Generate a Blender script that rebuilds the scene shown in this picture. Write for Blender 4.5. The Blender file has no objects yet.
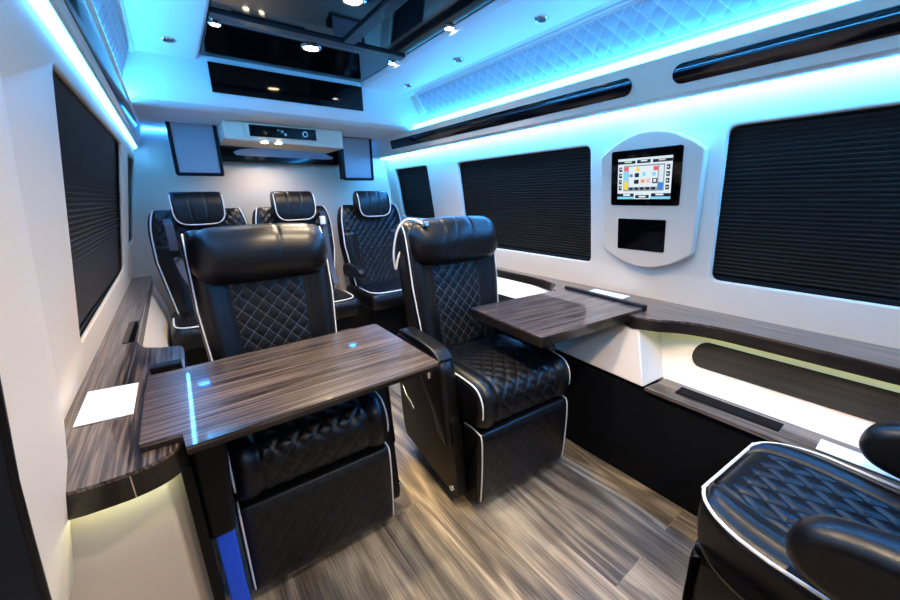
import bpy, bmesh, math, random
from mathutils import Vector, Matrix
random.seed(4)
C = bpy.context.scene.collection
PI = math.pi
EYE = 1.25
# ------------------------------------------------------------------ materials
def lin(c): return tuple(((x/12.92) if x <= .04045 else ((x+.055)/1.055)**2.4) for x in c)
def nodes(name):
    m = bpy.data.materials.new(name); m.use_nodes = True
    nt = m.node_tree; b = nt.nodes['Principled BSDF']
    return m, nt, b
def simple(name, col, rough=.5, metal=0, coat=0, bump=0, bscale=200, spec=.5):
    m, nt, b = nodes(name)
    b.inputs['Base Color'].default_value = (*col, 1); b.inputs['Roughness'].default_value = rough
    b.inputs['Metallic'].default_value = metal; b.inputs['Coat Weight'].default_value = coat
    b.inputs['Coat Roughness'].default_value = .05
    b.inputs['Specular IOR Level'].default_value = spec
    n = nt.nodes.new('ShaderNodeTexNoise'); n.inputs['Scale'].default_value = bscale; n.inputs['Detail'].default_value = 3
    tc = nt.nodes.new('ShaderNodeTexCoord'); nt.links.new(tc.outputs['Object'], n.inputs['Vector'])
    if bump:
        bp = nt.nodes.new('ShaderNodeBump'); bp.inputs['Strength'].default_value = bump; bp.inputs['Distance'].default_value = .002
        nt.links.new(n.outputs['Fac'], bp.inputs['Height']); nt.links.new(bp.outputs['Normal'], b.inputs['Normal'])
    else:
        mr = nt.nodes.new('ShaderNodeMapRange'); mr.inputs['To Min'].default_value = max(0, rough-.03); mr.inputs['To Max'].default_value = rough+.03
        nt.links.new(n.outputs['Fac'], mr.inputs['Value']); nt.links.new(mr.outputs['Result'], b.inputs['Roughness'])
    return m
def emit(name, col, s, base=.8):
    m, nt, b = nodes(name)
    b.inputs['Base Color'].default_value = (base, base, base, 1)
    b.inputs['Emission Color'].default_value = (*col, 1); b.inputs['Emission Strength'].default_value = s
    return m
def wood(name, axis, dark, light, sc=1., coat=1., rough=.3, spec=.5):
    m, nt, b = nodes(name)
    tc = nt.nodes.new('ShaderNodeTexCoord'); mp = nt.nodes.new('ShaderNodeMapping')
    s = [75*sc, 75*sc, 75*sc]; s[axis] = 1.6
    mp.inputs['Scale'].default_value = s
    nt.links.new(tc.outputs['Object'], mp.inputs['Vector'])
    n = nt.nodes.new('ShaderNodeTexNoise'); n.inputs['Scale'].default_value = 1.75; n.inputs['Detail'].default_value = 5; n.inputs['Roughness'].default_value = .62; n.inputs['Distortion'].default_value = .25
    nt.links.new(mp.outputs['Vector'], n.inputs['Vector'])
    cr = nt.nodes.new('ShaderNodeValToRGB'); e = cr.color_ramp.elements
    e[0].position = .41; e[0].color = (*dark, 1); e[1].position = .61; e[1].color = (*light, 1)
    k = e.new(.5); k.color = (*[(a*.62+c*.38) for a, c in zip(dark, light)], 1)
    nt.links.new(n.outputs['Fac'], cr.inputs['Fac']); nt.links.new(cr.outputs['Color'], b.inputs['Base Color'])
    b.inputs['Roughness'].default_value = rough; b.inputs['Coat Weight'].default_value = coat; b.inputs['Coat Roughness'].default_value = .03; b.inputs['Specular IOR Level'].default_value = spec
    return m
def floor_mat():
    m, nt, b = nodes('vinyl_plank')
    L = nt.links.new
    tc = nt.nodes.new('ShaderNodeTexCoord')
    br = nt.nodes.new('ShaderNodeTexBrick'); br.offset = .37; br.squash = 1
    mp = nt.nodes.new('ShaderNodeMapping'); mp.inputs['Rotation'].default_value = (0, 0, PI/2); mp.inputs['Location'].default_value = (0, .06, 0)
    L(tc.outputs['Object'], mp.inputs['Vector']); L(mp.outputs['Vector'], br.inputs['Vector'])
    br.inputs['Scale'].default_value = 1; br.inputs['Mortar Size'].default_value = .0012; br.inputs['Brick Width'].default_value = 1.1; br.inputs['Row Height'].default_value = .17
    br.inputs['Color1'].default_value = (0, 0, 0, 1); br.inputs['Color2'].default_value = (1, 1, 1, 1); br.inputs['Mortar'].default_value = (.5, .5, .5, 1); br.inputs['Bias'].default_value = 0
    # grain, shifted per plank
    ad = nt.nodes.new('ShaderNodeVectorMath'); ad.operation = 'MULTIPLY_ADD'
    L(br.outputs['Color'], ad.inputs[0]); ad.inputs[1].default_value = (3, 7, 5); L(tc.outputs['Object'], ad.inputs[2])
    m2 = nt.nodes.new('ShaderNodeMapping'); m2.inputs['Scale'].default_value = (190, 5.0, 190); L(ad.outputs[0], m2.inputs['Vector'])
    n = nt.nodes.new('ShaderNodeTexNoise'); n.inputs['Scale'].default_value = 1; n.inputs['Detail'].default_value = 6; n.inputs['Roughness'].default_value = .7; n.inputs['Distortion'].default_value = .6
    L(m2.outputs['Vector'], n.inputs['Vector'])
    m3 = nt.nodes.new('ShaderNodeMapping'); m3.inputs['Scale'].default_value = (6.5, .9, 6.5); L(ad.outputs[0], m3.inputs['Vector'])
    w = nt.nodes.new('ShaderNodeTexNoise'); w.inputs['Scale'].default_value = 1; w.inputs['Detail'].default_value = 1.5; w.inputs['Distortion'].default_value = .3
    L(m3.outputs['Vector'], w.inputs['Vector'])
    mu = nt.nodes.new('ShaderNodeMath'); mu.operation = 'MULTIPLY'; mu.inputs[1].default_value = 42; L(w.outputs['Fac'], mu.inputs[0])
    sn = nt.nodes.new('ShaderNodeMath'); sn.operation = 'SINE'; L(mu.outputs[0], sn.inputs[0])
    sr = nt.nodes.new('ShaderNodeMapRange'); sr.inputs['From Min'].default_value = -1; L(sn.outputs[0], sr.inputs['Value'])
    m4 = nt.nodes.new('ShaderNodeMapping'); m4.inputs['Scale'].default_value = (7, 1.6, 7); L(ad.outputs[0], m4.inputs['Vector'])
    bl = nt.nodes.new('ShaderNodeTexNoise'); bl.inputs['Scale'].default_value = 1; bl.inputs['Detail'].default_value = 3; L(m4.outputs['Vector'], bl.inputs['Vector'])
    mx0 = nt.nodes.new('ShaderNodeMix'); mx0.data_type = 'FLOAT'; mx0.inputs['Factor'].default_value = .20
    L(n.outputs['Fac'], mx0.inputs['A']); L(sr.outputs['Result'], mx0.inputs['B'])
    mx = nt.nodes.new('ShaderNodeMix'); mx.data_type = 'FLOAT'; mx.inputs['Factor'].default_value = .38
    L(mx0.outputs['Result'], mx.inputs['A']); L(bl.outputs['Fac'], mx.inputs['B'])
    cr = nt.nodes.new('ShaderNodeValToRGB'); e = cr.color_ramp.elements
    e[0].position = .36; e[0].color = (.06, .044, .03, 1); e[1].position = .63; e[1].color = (.50, .39, .25, 1)
    k = e.new(.5); k.color = (.22, .17, .112, 1)
    L(mx.outputs['Result'], cr.inputs['Fac'])
    hs = nt.nodes.new('ShaderNodeMapRange'); L(br.outputs['Color'], hs.inputs['Value']); hs.inputs['To Min'].default_value = .72; hs.inputs['To Max'].default_value = 1.2
    sc = nt.nodes.new('ShaderNodeVectorMath'); sc.operation = 'SCALE'; L(cr.outputs['Color'], sc.inputs[0]); L(hs.outputs['Result'], sc.inputs['Scale'])
    L(sc.outputs[0], b.inputs['Base Color']); b.inputs['Roughness'].default_value = .42
    bp = nt.nodes.new('ShaderNodeBump'); bp.inputs['Strength'].default_value = .25; bp.inputs['Distance'].default_value = .002
    L(n.outputs['Fac'], bp.inputs['Height']); L(bp.outputs['Normal'], b.inputs['Normal'])
    return m
def stitched(name, base, thread, px, pz, rough=.34, w=.05, width=.022, dash=True):
    """leather with diamond seams; UV in metres, the same lattice as the quilting relief"""
    m, nt, b = nodes(name); L = nt.links.new
    uv = nt.nodes.new('ShaderNodeUVMap'); sp = nt.nodes.new('ShaderNodeSeparateXYZ'); L(uv.outputs['UV'], sp.inputs[0])
    def M(op, a, c=None, v=None):
        n = nt.nodes.new('ShaderNodeMath'); n.operation = op
        if isinstance(a, (int, float)): n.inputs[0].default_value = a
        else: L(a, n.inputs[0])
        if c is not None:
            if isinstance(c, (int, float)): n.inputs[1].default_value = c
            else: L(c, n.inputs[1])
        return n.outputs[0]
    U = M('DIVIDE', sp.outputs['X'], px); V = M('DIVIDE', sp.outputs['Y'], pz)
    a = M('ADD', U, V); c = M('SUBTRACT', U, V)
    da = M('ABSOLUTE', M('SUBTRACT', M('FRACT', a), .5)); dc = M('ABSOLUTE', M('SUBTRACT', M('FRACT', c), .5))
    # seam where fract = 0 -> |fract-.5| = .5
    la = M('GREATER_THAN', da, .5-width); lc = M('GREATER_THAN', dc, .5-width)
    if dash:
        dA = M('GREATER_THAN', M('FRACT', M('MULTIPLY', c, 7)), .35); dC = M('GREATER_THAN', M('FRACT', M('MULTIPLY', a, 7)), .35)
        la = M('MULTIPLY', la, dA); lc = M('MULTIPLY', lc, dC)
    f = M('MAXIMUM', la, lc)
    mx = nt.nodes.new('ShaderNodeMix'); mx.data_type = 'RGBA'; L(f, mx.inputs['Factor'])
    mx.inputs['A'].default_value = (*base, 1); mx.inputs['B'].default_value = (*thread, 1)
    L(mx.outputs['Result'], b.inputs['Base Color']); b.inputs['Roughness'].default_value = rough; b.inputs['Specular IOR Level'].default_value = .40 if base[0] < .1 else .4
    n = nt.nodes.new('ShaderNodeTexNoise'); n.inputs['Scale'].default_value = 320; tc = nt.nodes.new('ShaderNodeTexCoord'); L(tc.outputs['Object'], n.inputs['Vector'])
    bp = nt.nodes.new('ShaderNodeBump'); bp.inputs['Strength'].default_value = .15; bp.inputs['Distance'].default_value = .001
    L(n.outputs['Fac'], bp.inputs['Height']); L(bp.outputs['Normal'], b.inputs['Normal'])
    return m

BLK = (.0035, .0035, .0045)
M_LEA = simple('black_leather', BLK, .34, bump=.18, bscale=320, spec=.38)
M_QLT = stitched('black_quilted_leather', BLK, (.035, .036, .04), .062, .075)
M_QLTB = stitched('black_quilted_leather_silver_thread', BLK, (.16, .17, .19), .055, .06)
M_QLTR = stitched('black_quilted_leather_fine', BLK, (.02, .02, .025), .06, .07)
M_PIPE = simple('white_piping', (.8, .78, .74), .45)
M_PLAST = simple('black_plastic', (.003, .003, .004), .4, spec=.2)
M_MATTE = simple('black_carpet_cloth', (.004, .004, .005), .9, spec=.1)
M_GLOSS = simple('black_gloss_panel', (.001, .001, .0015), .05, spec=.32)
M_SMOKE = simple('smoked_gloss_panel', (.02, .02, .024), .22, spec=.3)
M_CHROME = simple('chrome', (.75, .76, .78), .12, metal=1)
M_WALL = simple('cream_leather_wall', (.71, .58, .44), .55, bump=.12, bscale=260)
M_CEIL = simple('white_leather_ceiling', (.72, .70, .68), .5, bump=.1, bscale=260)
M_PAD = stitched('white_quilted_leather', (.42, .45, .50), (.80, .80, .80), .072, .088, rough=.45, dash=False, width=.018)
M_WOODX = wood('zebrano_gloss_across', 0, lin((.095, .07, .062)), lin((.45, .38, .335)))
M_WOODY = wood('zebrano_gloss_along', 1, lin((.095, .07, .062)), lin((.45, .38, .335)))
M_EDGE = wood('zebrano_edge_band', 1, lin((.06, .045, .038)), lin((.15, .115, .095)), coat=.25)
M_INLAY = simple('dark_gloss_inlay', (.003, .003, .005), .10, spec=.5)
M_CARD = simple('white_card', (.9, .9, .9), .4)
M_BLIND = simple('black_pleated_cloth', (.038, .033, .028), .45)
M_FLOOR = floor_mat()
M_GLASS = simple('dark_window_glass', (.01, .012, .016), .08)
M_BELT = simple('grey_seat_belt_webbing', (.06, .07, .10), .6)
M_SPK = simple('pale_grey_screen', (.32, .34, .38), .35)
M_BLUELIT = simple('painted_blue_light', (.005, .09, .75), .4)  # blue light on a side wall, put into the surface colour
M_LEDC = emit('cyan_led', (.045, .33, 1.0), 52)
M_BLUEWASH = emit('added_blue_wash', (.02, .22, 1.0), 22)  # glow of the added rear wall strip
M_LEDU = emit('upper_led', (.03, .36, 1.0), 22)
M_LEDL = emit('left_upper_led', (.03, .36, 1.0), 95)
M_LEDW = emit('warm_white_led', (.80, 1.0, .52), 5.5)
M_LEDW2 = emit('warm_white_led_left', (.85, 1.0, .62), 20)
M_DARKWOOD = wood('dark_wood_inlay', 1, lin((.045, .035, .03)), lin((.13, .10, .085)), coat=0, rough=.35, spec=.12)
M_LAMP = emit('downlight_warm', (1.0, .80, .52), 40)
M_LAMPW = emit('downlight_white', (1.0, .97, .92), 60)

# ------------------------------------------------------------------ helpers
def tag(o, label=None, cat=None, group=None, kind=None):
    if label: o['label'] = label
    if cat: o['category'] = cat
    if group: o['group'] = group
    if kind: o['kind'] = kind
    return o
def empty(name, loc=(0, 0, 0), rz=0, **k):
    o = bpy.data.objects.new(name, None); C.objects.link(o); o.location = loc; o.rotation_euler = (0, 0, rz); o.empty_display_size = .1
    return tag(o, **k)
def mesh(name, V, F, mat, parent=None, smooth=True, uv=None, mi=None, loc=None):
    me = bpy.data.meshes.new(name); me.from_pydata([tuple(v) for v in V], [], F)
    mats = mat if isinstance(mat, (list, tuple)) else [mat]
    for m in mats: me.materials.append(m)
    if mi: me.polygons.foreach_set('material_index', mi)
    if uv:
        l = me.uv_layers.new(name='UVMap')
        for p in me.polygons:
            for li, vi in zip(p.loop_indices, p.vertices): l.data[li].uv = uv[vi]
    me.polygons.foreach_set('use_smooth', [smooth]*len(me.polygons)); me.update()
    o = bpy.data.objects.new(name, me); C.objects.link(o)
    if parent: o.parent = parent
    if loc: o.location = loc
    return o
def sharp(o, ang=35):
    bm = bmesh.new(); bm.from_mesh(o.data); bmesh.ops.recalc_face_normals(bm, faces=bm.faces)
    for e in bm.edges:
        if len(e.link_faces) == 2 and e.calc_face_angle(0) > math.radians(ang): e.smooth = False
    bm.to_mesh(o.data); bm.free(); return o
def bevel(o, w, seg=2):
    bm = bmesh.new(); bm.from_mesh(o.data); bmesh.ops.recalc_face_normals(bm, faces=bm.faces)
    es = [e for e in bm.edges if len(e.link_faces) == 2 and e.calc_face_angle(0) > .5]
    for f in bm.faces: f.smooth = f.smooth and len(f.verts) == 4 and len(bm.faces) > 12
    res = bmesh.ops.bevel(bm, geom=es, offset=w, segments=seg, profile=.6, affect='EDGES', clamp_overlap=True)
    for f in res['faces']: f.smooth = True
    bm.to_mesh(o.data); bm.free(); return o
def box(name, lo, hi, mat, parent=None, bev=.004):
    (a, b, c), (d, e, f) = lo, hi
    V = [(a, b, c), (d, b, c), (d, e, c), (a, e, c), (a, b, f), (d, b, f), (d, e, f), (a, e, f)]
    F = [(0, 3, 2, 1), (4, 5, 6, 7), (0, 1, 5, 4), (1, 2, 6, 5), (2, 3, 7, 6), (3, 0, 4, 7)]
    o = mesh(name, V, F, mat, parent, smooth=False)
    return bevel(o, bev) if bev else o
def hexa(name, V, mat, parent=None, bev=.004):
    F = [(0, 3, 2, 1), (4, 5, 6, 7), (0, 1, 5, 4), (1, 2, 6, 5), (2, 3, 7, 6), (3, 0, 4, 7)]
    o = mesh(name, V, F, mat, parent, smooth=False)
    return bevel(o, bev) if bev else sharp(o)
def prism(name, poly, f0, f1, mat, parent=None, bev=0, ang=35):
    """poly: list of 2D points; f0/f1: function (a,b)->3D for the two ends"""
    n = len(poly); V = [f0(*p) for p in poly] + [f1(*p) for p in poly]
    F = [tuple(range(n))[::-1], tuple(range(n, 2*n))] + [(i, (i+1) % n, n+(i+1) % n, n+i) for i in range(n)]
    o = mesh(name, V, F, mat, parent)
    if bev: return bevel(o, bev)
    return sharp(o, ang)
def slab(name, poly, z0, z1, mat, parent=None, bev=0):
    return prism(name, poly, lambda a, b: (a, b, z0), lambda a, b: (a, b, z1), mat, parent, bev)
def yprism(name, poly, y0, y1, mat, parent=None, bev=0):
    return prism(name, poly, lambda a, b: (a, y0, b), lambda a, b: (a, y1, b), mat, parent, bev)
def tube(name, pts, r, mat, parent=None, closed=False, n=8):
    pts = [Vector(p) for p in pts]; V = []; F = []; N = len(pts); up = None
    for i, p in enumerate(pts):
        a = pts[(i-1) % N] if (closed or i > 0) else p; b = pts[(i+1) % N] if (closed or i < N-1) else p
        t = (b-a).normalized()
        if up is None: up = Vector((0, 0, 1)) if abs(t.z) < .9 else Vector((1, 0, 0))
        s = t.cross(up).normalized(); u = s.cross(t).normalized(); up = u
        rr = r(i/(N-1)) if callable(r) else r
        for k in range(n):
            q = 2*PI*k/n; V.append(p+(s*math.cos(q)+u*math.sin(q))*rr)
    for i in range(N if closed else N-1):
        j = (i+1) % N
        for k in range(n): F.append((i*n+k, i*n+(k+1) % n, j*n+(k+1) % n, j*n+k))
    if not closed: F.append(tuple(range(n))[::-1]); F.append(tuple(range((N-1)*n, N*n)))
    return sharp(mesh(name, V, F, mat, parent), 60)
def ribbon(name, pts, w, th, mat, parent=None, wdir=(1, 0, 0)):
    pts = [Vector(p) for p in pts]; wd = Vector(wdir).normalized(); V = []; F = []; N = len(pts)
    for i, p in enumerate(pts):
        t = (pts[min(i+1, N-1)]-pts[max(i-1, 0)]).normalized(); nn = t.cross(wd).normalized(); ww = nn.cross(t).normalized()
        for a, b in ((-1, -1), (1, -1), (1, 1), (-1, 1)): V.append(p+ww*a*w/2+nn*b*th/2)
    for i in range(N-1):
        for k in range(4): F.append((i*4+k, i*4+(k+1) % 4, i*4+4+(k+1) % 4, i*4+4+k))
    F += [(3, 2, 1, 0), (N*4-4, N*4-3, N*4-2, N*4-1)]
    return sharp(mesh(name, V, F, mat, parent), 40)
def lathe(name, prof, mat, parent=None, n=24, M=None, loc=None):
    V = []; F = []; m = len(prof)
    for r, z in prof:
        for k in range(n):
            a = 2*PI*k/n; v = Vector((r*math.cos(a), r*math.sin(a), z)); V.append(M @ v if M else v)
    for i in range(m-1):
        for k in range(n): F.append((i*n+k, i*n+(k+1) % n, (i+1)*n+(k+1) % n, (i+1)*n+k))
    F.append(tuple(range(n))[::-1]); F.append(tuple(range((m-1)*n, m*n)))
    return sharp(mesh(name, V, F, mat, parent, loc=loc), 35)
def catmull(pts, closed=True, step=.006):
    P = [Vector((p[0], p[1])) for p in pts]; N = len(P); out = []
    for i in range(N if closed else N-1):
        if closed: p0, p1, p2, p3 = P[i-1], P[i], P[(i+1) % N], P[(i+2) % N]
        else: p0, p1, p2, p3 = P[max(i-1, 0)], P[i], P[i+1], P[min(i+2, N-1)]
        k = max(1, int((p2-p1).length/step))
        for j in range(k):
            t = j/k; t2 = t*t; t3 = t2*t
            out.append(.5*((2*p1)+(p2-p0)*t+(2*p0-5*p1+4*p2-p3)*t2+(3*p1-p0-3*p2+p3)*t3))
    if not closed: out.append(P[-1])
    return out
def normals2(P, closed=True):
    N = len(P); A = sum(P[i-1].x*P[i].y-P[i].x*P[i-1].y for i in range(N)) if closed else 1
    sg = 1 if A > 0 else -1; out = []
    for i in range(N):
        t = (P[(i+1) % N]-P[i-1]) if closed else (P[min(i+1, N-1)]-P[max(i-1, 0)])
        t.normalize(); out.append(Vector((t.y, -t.x))*sg)
    return out
def loft(name, prof, w, r, mat, parent=None, disp=None, matf=None, dx=.006, step=.006, r2=None, x0=0, uvs=0, taper=None):
    """closed side profile (y,z) swept over the width w, ends rounded with radius r"""
    P = catmull(prof, True, step); Nn = normals2(P); N = len(P)
    S = [0]
    for i in range(1, N): S.append(S[-1]+(P[i]-P[i-1]).length)
    rr = r2 or r; xs = []; h = w/2
    k = 7
    for i in range(k): xs.append((-h+r*(1-math.cos(i/k*PI/2)), rr*(1-math.sin(i/k*PI/2))))
    nx = max(2, int((w-2*r)/dx))
    for i in range(nx+1): xs.append((-h+r+(w-2*r)*i/nx, 0))
    for i in range(k-1, -1, -1): xs.append((h-r*(1-math.cos(i/k*PI/2)), rr*(1-math.sin(i/k*PI/2))))
    V = []; UV = []; F = []; mi = []
    for x, off in xs:
        for i, p in enumerate(P):
            d = -off + (disp(x, S[i], p.x, p.y, Nn[i]) if disp else 0)
            q = p+Nn[i]*d; tx = taper(q.y) if taper else 1
            V.append((x0+x*tx, q.x, q.y)); UV.append((x, S[i]-uvs))
    X = len(xs)
    for a in range(X-1):
        for i in range(N):
            j = (i+1) % N; F.append((a*N+i, (a+1)*N+i, (a+1)*N+j, a*N+j))
            if matf: mi.append(matf((xs[a][0]+xs[a+1][0])/2, S[i], P[i].x, P[i].y, Nn[i]))
    F.append(tuple(range(N))); F.append(tuple(range((X-1)*N, X*N))[::-1])
    if matf: mi += [0, 0]
    o = mesh(name, V, F, mat, parent, uv=UV, mi=mi or None)
    bm = bmesh.new(); bm.from_mesh(o.data); bmesh.ops.recalc_face_normals(bm, faces=bm.faces); bm.to_mesh(o.data); bm.free()
    return o
def quilt(u, v, px, pz, depth, wd=.11):
    a = u/px+v/pz; b = u/px-v/pz
    da = abs(a-round(a)); db = abs(b-round(b)); d = min(da, db)
    return -depth*math.exp(-(d/wd)**2)+depth*.5*min(1, 2*d)
def pipeline(prof, a, b, off, x, w):
    """piece of a closed profile between the sample fractions a..b, pushed outward, at side x"""
    P = catmull(prof, True, .012); N = len(P); Nn = normals2(P)
    i0, i1 = int(a*N), int(b*N); out = []
    for i in range(i0, i1+1):
        p = P[i % N]+Nn[i % N]*off; out.append((x, p.x, p.y))
    return out
def copy_tree(o, parent=None):
    c = o.copy(); C.objects.link(c); c.parent = parent
    for ch in list(o.children): copy_tree(ch, c)
    return c

# ------------------------------------------------------------------ room shell
XR = lambda z: 1.9-(z-.88)*.161
XL = lambda z: -.28+(z-.88)*.2
def rrect(y0, z0, y1, z1, r, n=6):
    out = []
    for cx, cy, a in ((y1-r, z1-r, 0), (y0+r, z1-r, 90), (y0+r, z0+r, 180), (y1-r, z0+r, 270)):
        for i in range(n+1):
            t = math.radians(a+90*i/n); out.append((cx+r*math.cos(t), cy+r*math.sin(t)))
    return out
def rquad(q, r, n=6):
    out = []; N = len(q)
    for i in range(N):
        p = Vector(q[i]); a = (Vector(q[i-1])-p).normalized(); b = (Vector(q[(i+1) % N])-p).normalized()
        s, e = p+a*r, p+b*r
        for k in range(n+1):
            t = k/n; out.append(tuple((1-t)**2*s+2*t*(1-t)*p+t*t*e))
    return out
def holed(name, outer, holes, mat, fn, th=.03, bv=.008):
    cu = bpy.data.curves.new(name+'_outline', 'CURVE'); cu.dimensions = '2D'; cu.fill_mode = 'BOTH'
    for poly in [outer]+holes:
        s = cu.splines.new('POLY'); s.points.add(len(poly)-1); s.use_cyclic_u = True
        for i, p in enumerate(poly): s.points[i].co = (p[0], p[1], 0, 1)
    cu.extrude = th/2-bv; cu.bevel_depth = bv; cu.bevel_resolution = 2; cu.offset = -bv
    t = bpy.data.objects.new('outline', cu); C.objects.link(t)
    bpy.context.view_layer.update()
    me = bpy.data.meshes.new_from_object(t.evaluated_get(bpy.context.evaluated_depsgraph_get()))
    bpy.data.objects.remove(t); bpy.data.curves.remove(cu)
    for v in me.vertices: v.co = fn(v.co.x, v.co.y, v.co.z)
    me.materials.clear(); me.materials.append(mat)
    o = bpy.data.objects.new(name, me); C.objects.link(o)
    bm = bmesh.new(); bm.from_mesh(me); bmesh.ops.remove_doubles(bm, verts=bm.verts, dist=.0002)
    bmesh.ops.recalc_face_normals(bm, faces=bm.faces); bm.to_mesh(me); bm.free()
    me.polygons.foreach_set('use_smooth', [True]*len(me.polygons)); sharp(o, 40)
    return o
fR = lambda y, z, w: Vector((XR(z)+.015-w, y, z))      # w towards the room is +th/2
fL = lambda y, z, w: Vector((XL(z)-.015+w, y, z))
fL2 = lambda y, z, w: Vector((XL(z)-.007+w, y, z))

o = slab('floor', [(-.45, -1.6), (2.1, -1.6), (2.1, 3.6), (-.45, 3.6)], -.05, 0, M_FLOOR); tag(o, kind='structure')
WR1 = [(.60, .866), (-.52, .866), (-.52, 1.495), (.60, 1.495)]
WR2 = [(2.34, .866), (1.205, .866), (1.205, 1.49), (2.34, 1.49)]
WR3 = [(3.33, 1.05), (2.76, 1.05), (2.76, 1.50), (3.33, 1.50)]
WL1 = [(2.80, .87), (1.47, .84), (1.20, 1.535), (2.62, 1.535)]
WL2 = [(3.46, .98), (3.10, .98), (2.97, 1.52), (3.46, 1.52)]
wr = holed('wall_right', [(-1.6, .44), (3.55, .44), (3.55, 1.64), (-1.6, 1.64)], [rquad(q, .035) for q in (WR1, WR2, WR3)], M_WALL, fR)
tag(wr, kind='structure')
wl = holed('wall_left', [(-1.6, .60), (3.55, .60), (3.55, 1.64), (-1.6, 1.64)], [rquad(q, .035) for q in (WL1, WL2)], M_WALL, fL2, th=.014, bv=.005)
tag(wl, kind='structure')
# lower left wall skin behind the console
o = hexa('trim_1', [(-.36, -1.6, 0), (-.33, -1.6, 0), (-.33, 3.5, 0), (-.36, 3.5, 0), (-.36, -1.6, .62), (-.33, -1.6, .62), (-.33, 3.5, .62), (-.36, 3.5, .62)], M_WALL, bev=0); tag(o, kind='structure')
o = box('wall_rear', (-.45, 3.5, 0), (2.1, 3.56, 2.1), M_WALL, bev=0); tag(o, kind='structure')
o = box('wall_front', (-.45, -1.66, 0), (2.1, -1.6, 2.1), M_WALL, bev=0); tag(o, kind='structure')
# windows: glass behind each opening
def window(n, q, side):
    f = fR if side > 0 else fL
    ys = [p[0] for p in q]; zs = [p[1] for p in q]; a, b, c, d = min(ys)-.03, max(ys)+.03, min(zs)-.03, max(zs)+.03
    V = [f(a, c, -.072), f(b, c, -.072), f(b, d, -.072), f(a, d, -.072), f(a, c, -.066), f(b, c, -.066), f(b, d, -.066), f(a, d, -.066)]
    o = hexa('window_%d' % n, V, M_GLASS, bev=0); tag(o, kind='structure')
for i, (q, s) in enumerate(((WR1, 1), (WR2, 1), (WR3, 1), (WL1, -1), (WL2, -1))): window(i+1, q, s)
def blind(q, side, label, pitch=.0165):
    f = fR if side > 0 else fL
    ys = [p[0] for p in q]; zs = [p[1] for p in q]; a, b, c, d = min(ys)-.012, max(ys)+.012, min(zs), max(zs)+.01
    root = empty('pleated_blind', f((a+b)/2, c, -.03), label=label, cat='window blind', group='black pleated blinds over the side windows')
    L = Vector(root.location)
    V = []; F = []; n = int((d-c-.02)/pitch)
    for i in range(2*n+1):
        z = c+.02+(d-c-.02)*(i+(.45 if i % 2 else 0))/(2*n); w = (-.020 if i % 2 else -.038) if side > 0 else (-.004 if i % 2 else -.018)
        V.append(f(a, z, w)-L); V.append(f(b, z, w)-L)
    m = len(V)
    for i in range(2*n): F.append((2*i, 2*i+1, 2*i+3, 2*i+2))
    for i in range(2*n+1): V.append(V[2*i]+Vector((side*.004, 0, 0))); V.append(V[2*i+1]+Vector((side*.004, 0, 0)))
    for i in range(2*n): F.append((m+2*i+2, m+2*i+3, m+2*i+1, m+2*i))
    for i in range(2*n): F += [(2*i, 2*i+2, m+2*i+2, m+2*i), (2*i+1, m+2*i+1, m+2*i+3, 2*i+3)]
    F += [(0, m, m+1, 1), (4*n, 4*n+1, m+4*n+1, m+4*n)]
    mesh('pleats', V, F, M_BLIND, root, smooth=False)
    hexa('bottom_rail', [f(y, z, w)-L for z in (c, c+.018) for y, w in (((a, -.042), (b, -.042), (b, -.018), (a, -.018)) if side > 0 else ((a, -.022), (b, -.022), (b, -.003), (a, -.003)))], M_PLAST, root, bev=.002)
    return root
blind(WR1, 1, 'large black pleated blind at the right edge, right of the touchscreen panel')
blind(WR2, 1, 'wide black pleated blind left of the touchscreen panel, behind the far small table')
blind(WR3, 1, 'small dark blind in the right wall beside the rear seats')
blind(WL1, -1, 'large black pleated blind in the left wall above the console')
blind(WL2, -1, 'narrow dark blind in the left wall beside the rear seats')
# pillar on the left wall
V = []
for z, ye in ((.50, 1.26), (.74, 1.205), (1.0, 1.08), (1.3, .93), (1.62, .80)):
    k = .030+.03*max(0, min(1, (1.62-z)/.9))
    V.append([fL(ye, z, .012), fL(ye-.03, z, .024), fL(ye-.20, z, .02+k*.6), fL(ye-.34, z, .015+k), fL(-1.55, z, .015+k), fL(-1.55, z, .0), fL(ye, z, .0)])
n = 7; VV = [v for r in V for v in r]; F = []
for i in range(len(V)-1):
    for k in range(n): F.append((i*n+k, i*n+(k+1) % n, (i+1)*n+(k+1) % n, (i+1)*n+k))
F += [tuple(range(n))[::-1], tuple(range(n*(len(V)-1), n*len(V)))]
o = sharp(mesh('trim_2', VV, F, M_WALL), 50); tag(o, kind='structure')
# ceiling: soffits on both sides, recessed dark centre
YS0, YS1 = -1.6, 2.66
def ceil_prof(side):
    if side > 0: return [(1.55, 1.975), (1.54, 1.985), (1.26, 1.987), (1.225, 1.992), (1.21, 2.01), (1.21, 2.06), (1.60, 2.06), (1.60, 1.975)]
    return [(-.015, 1.975), (-.012, 1.985), (.22, 1.987), (.25, 1.992), (.265, 2.01), (.265, 2.06), (-.08, 2.06), (-.08, 1.975)]
for s, nm in ((1, 'ceiling'), (-1, 'ceiling.001')):
    o = yprism(nm, ceil_prof(s), YS0, YS1+.02, M_CEIL); tag(o, kind='structure')
o = box('ceiling.002', (-.45, -1.6, 2.06), (2.1, 3.56, 2.1), M_CEIL, bev=0); tag(o, kind='structure')
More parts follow.
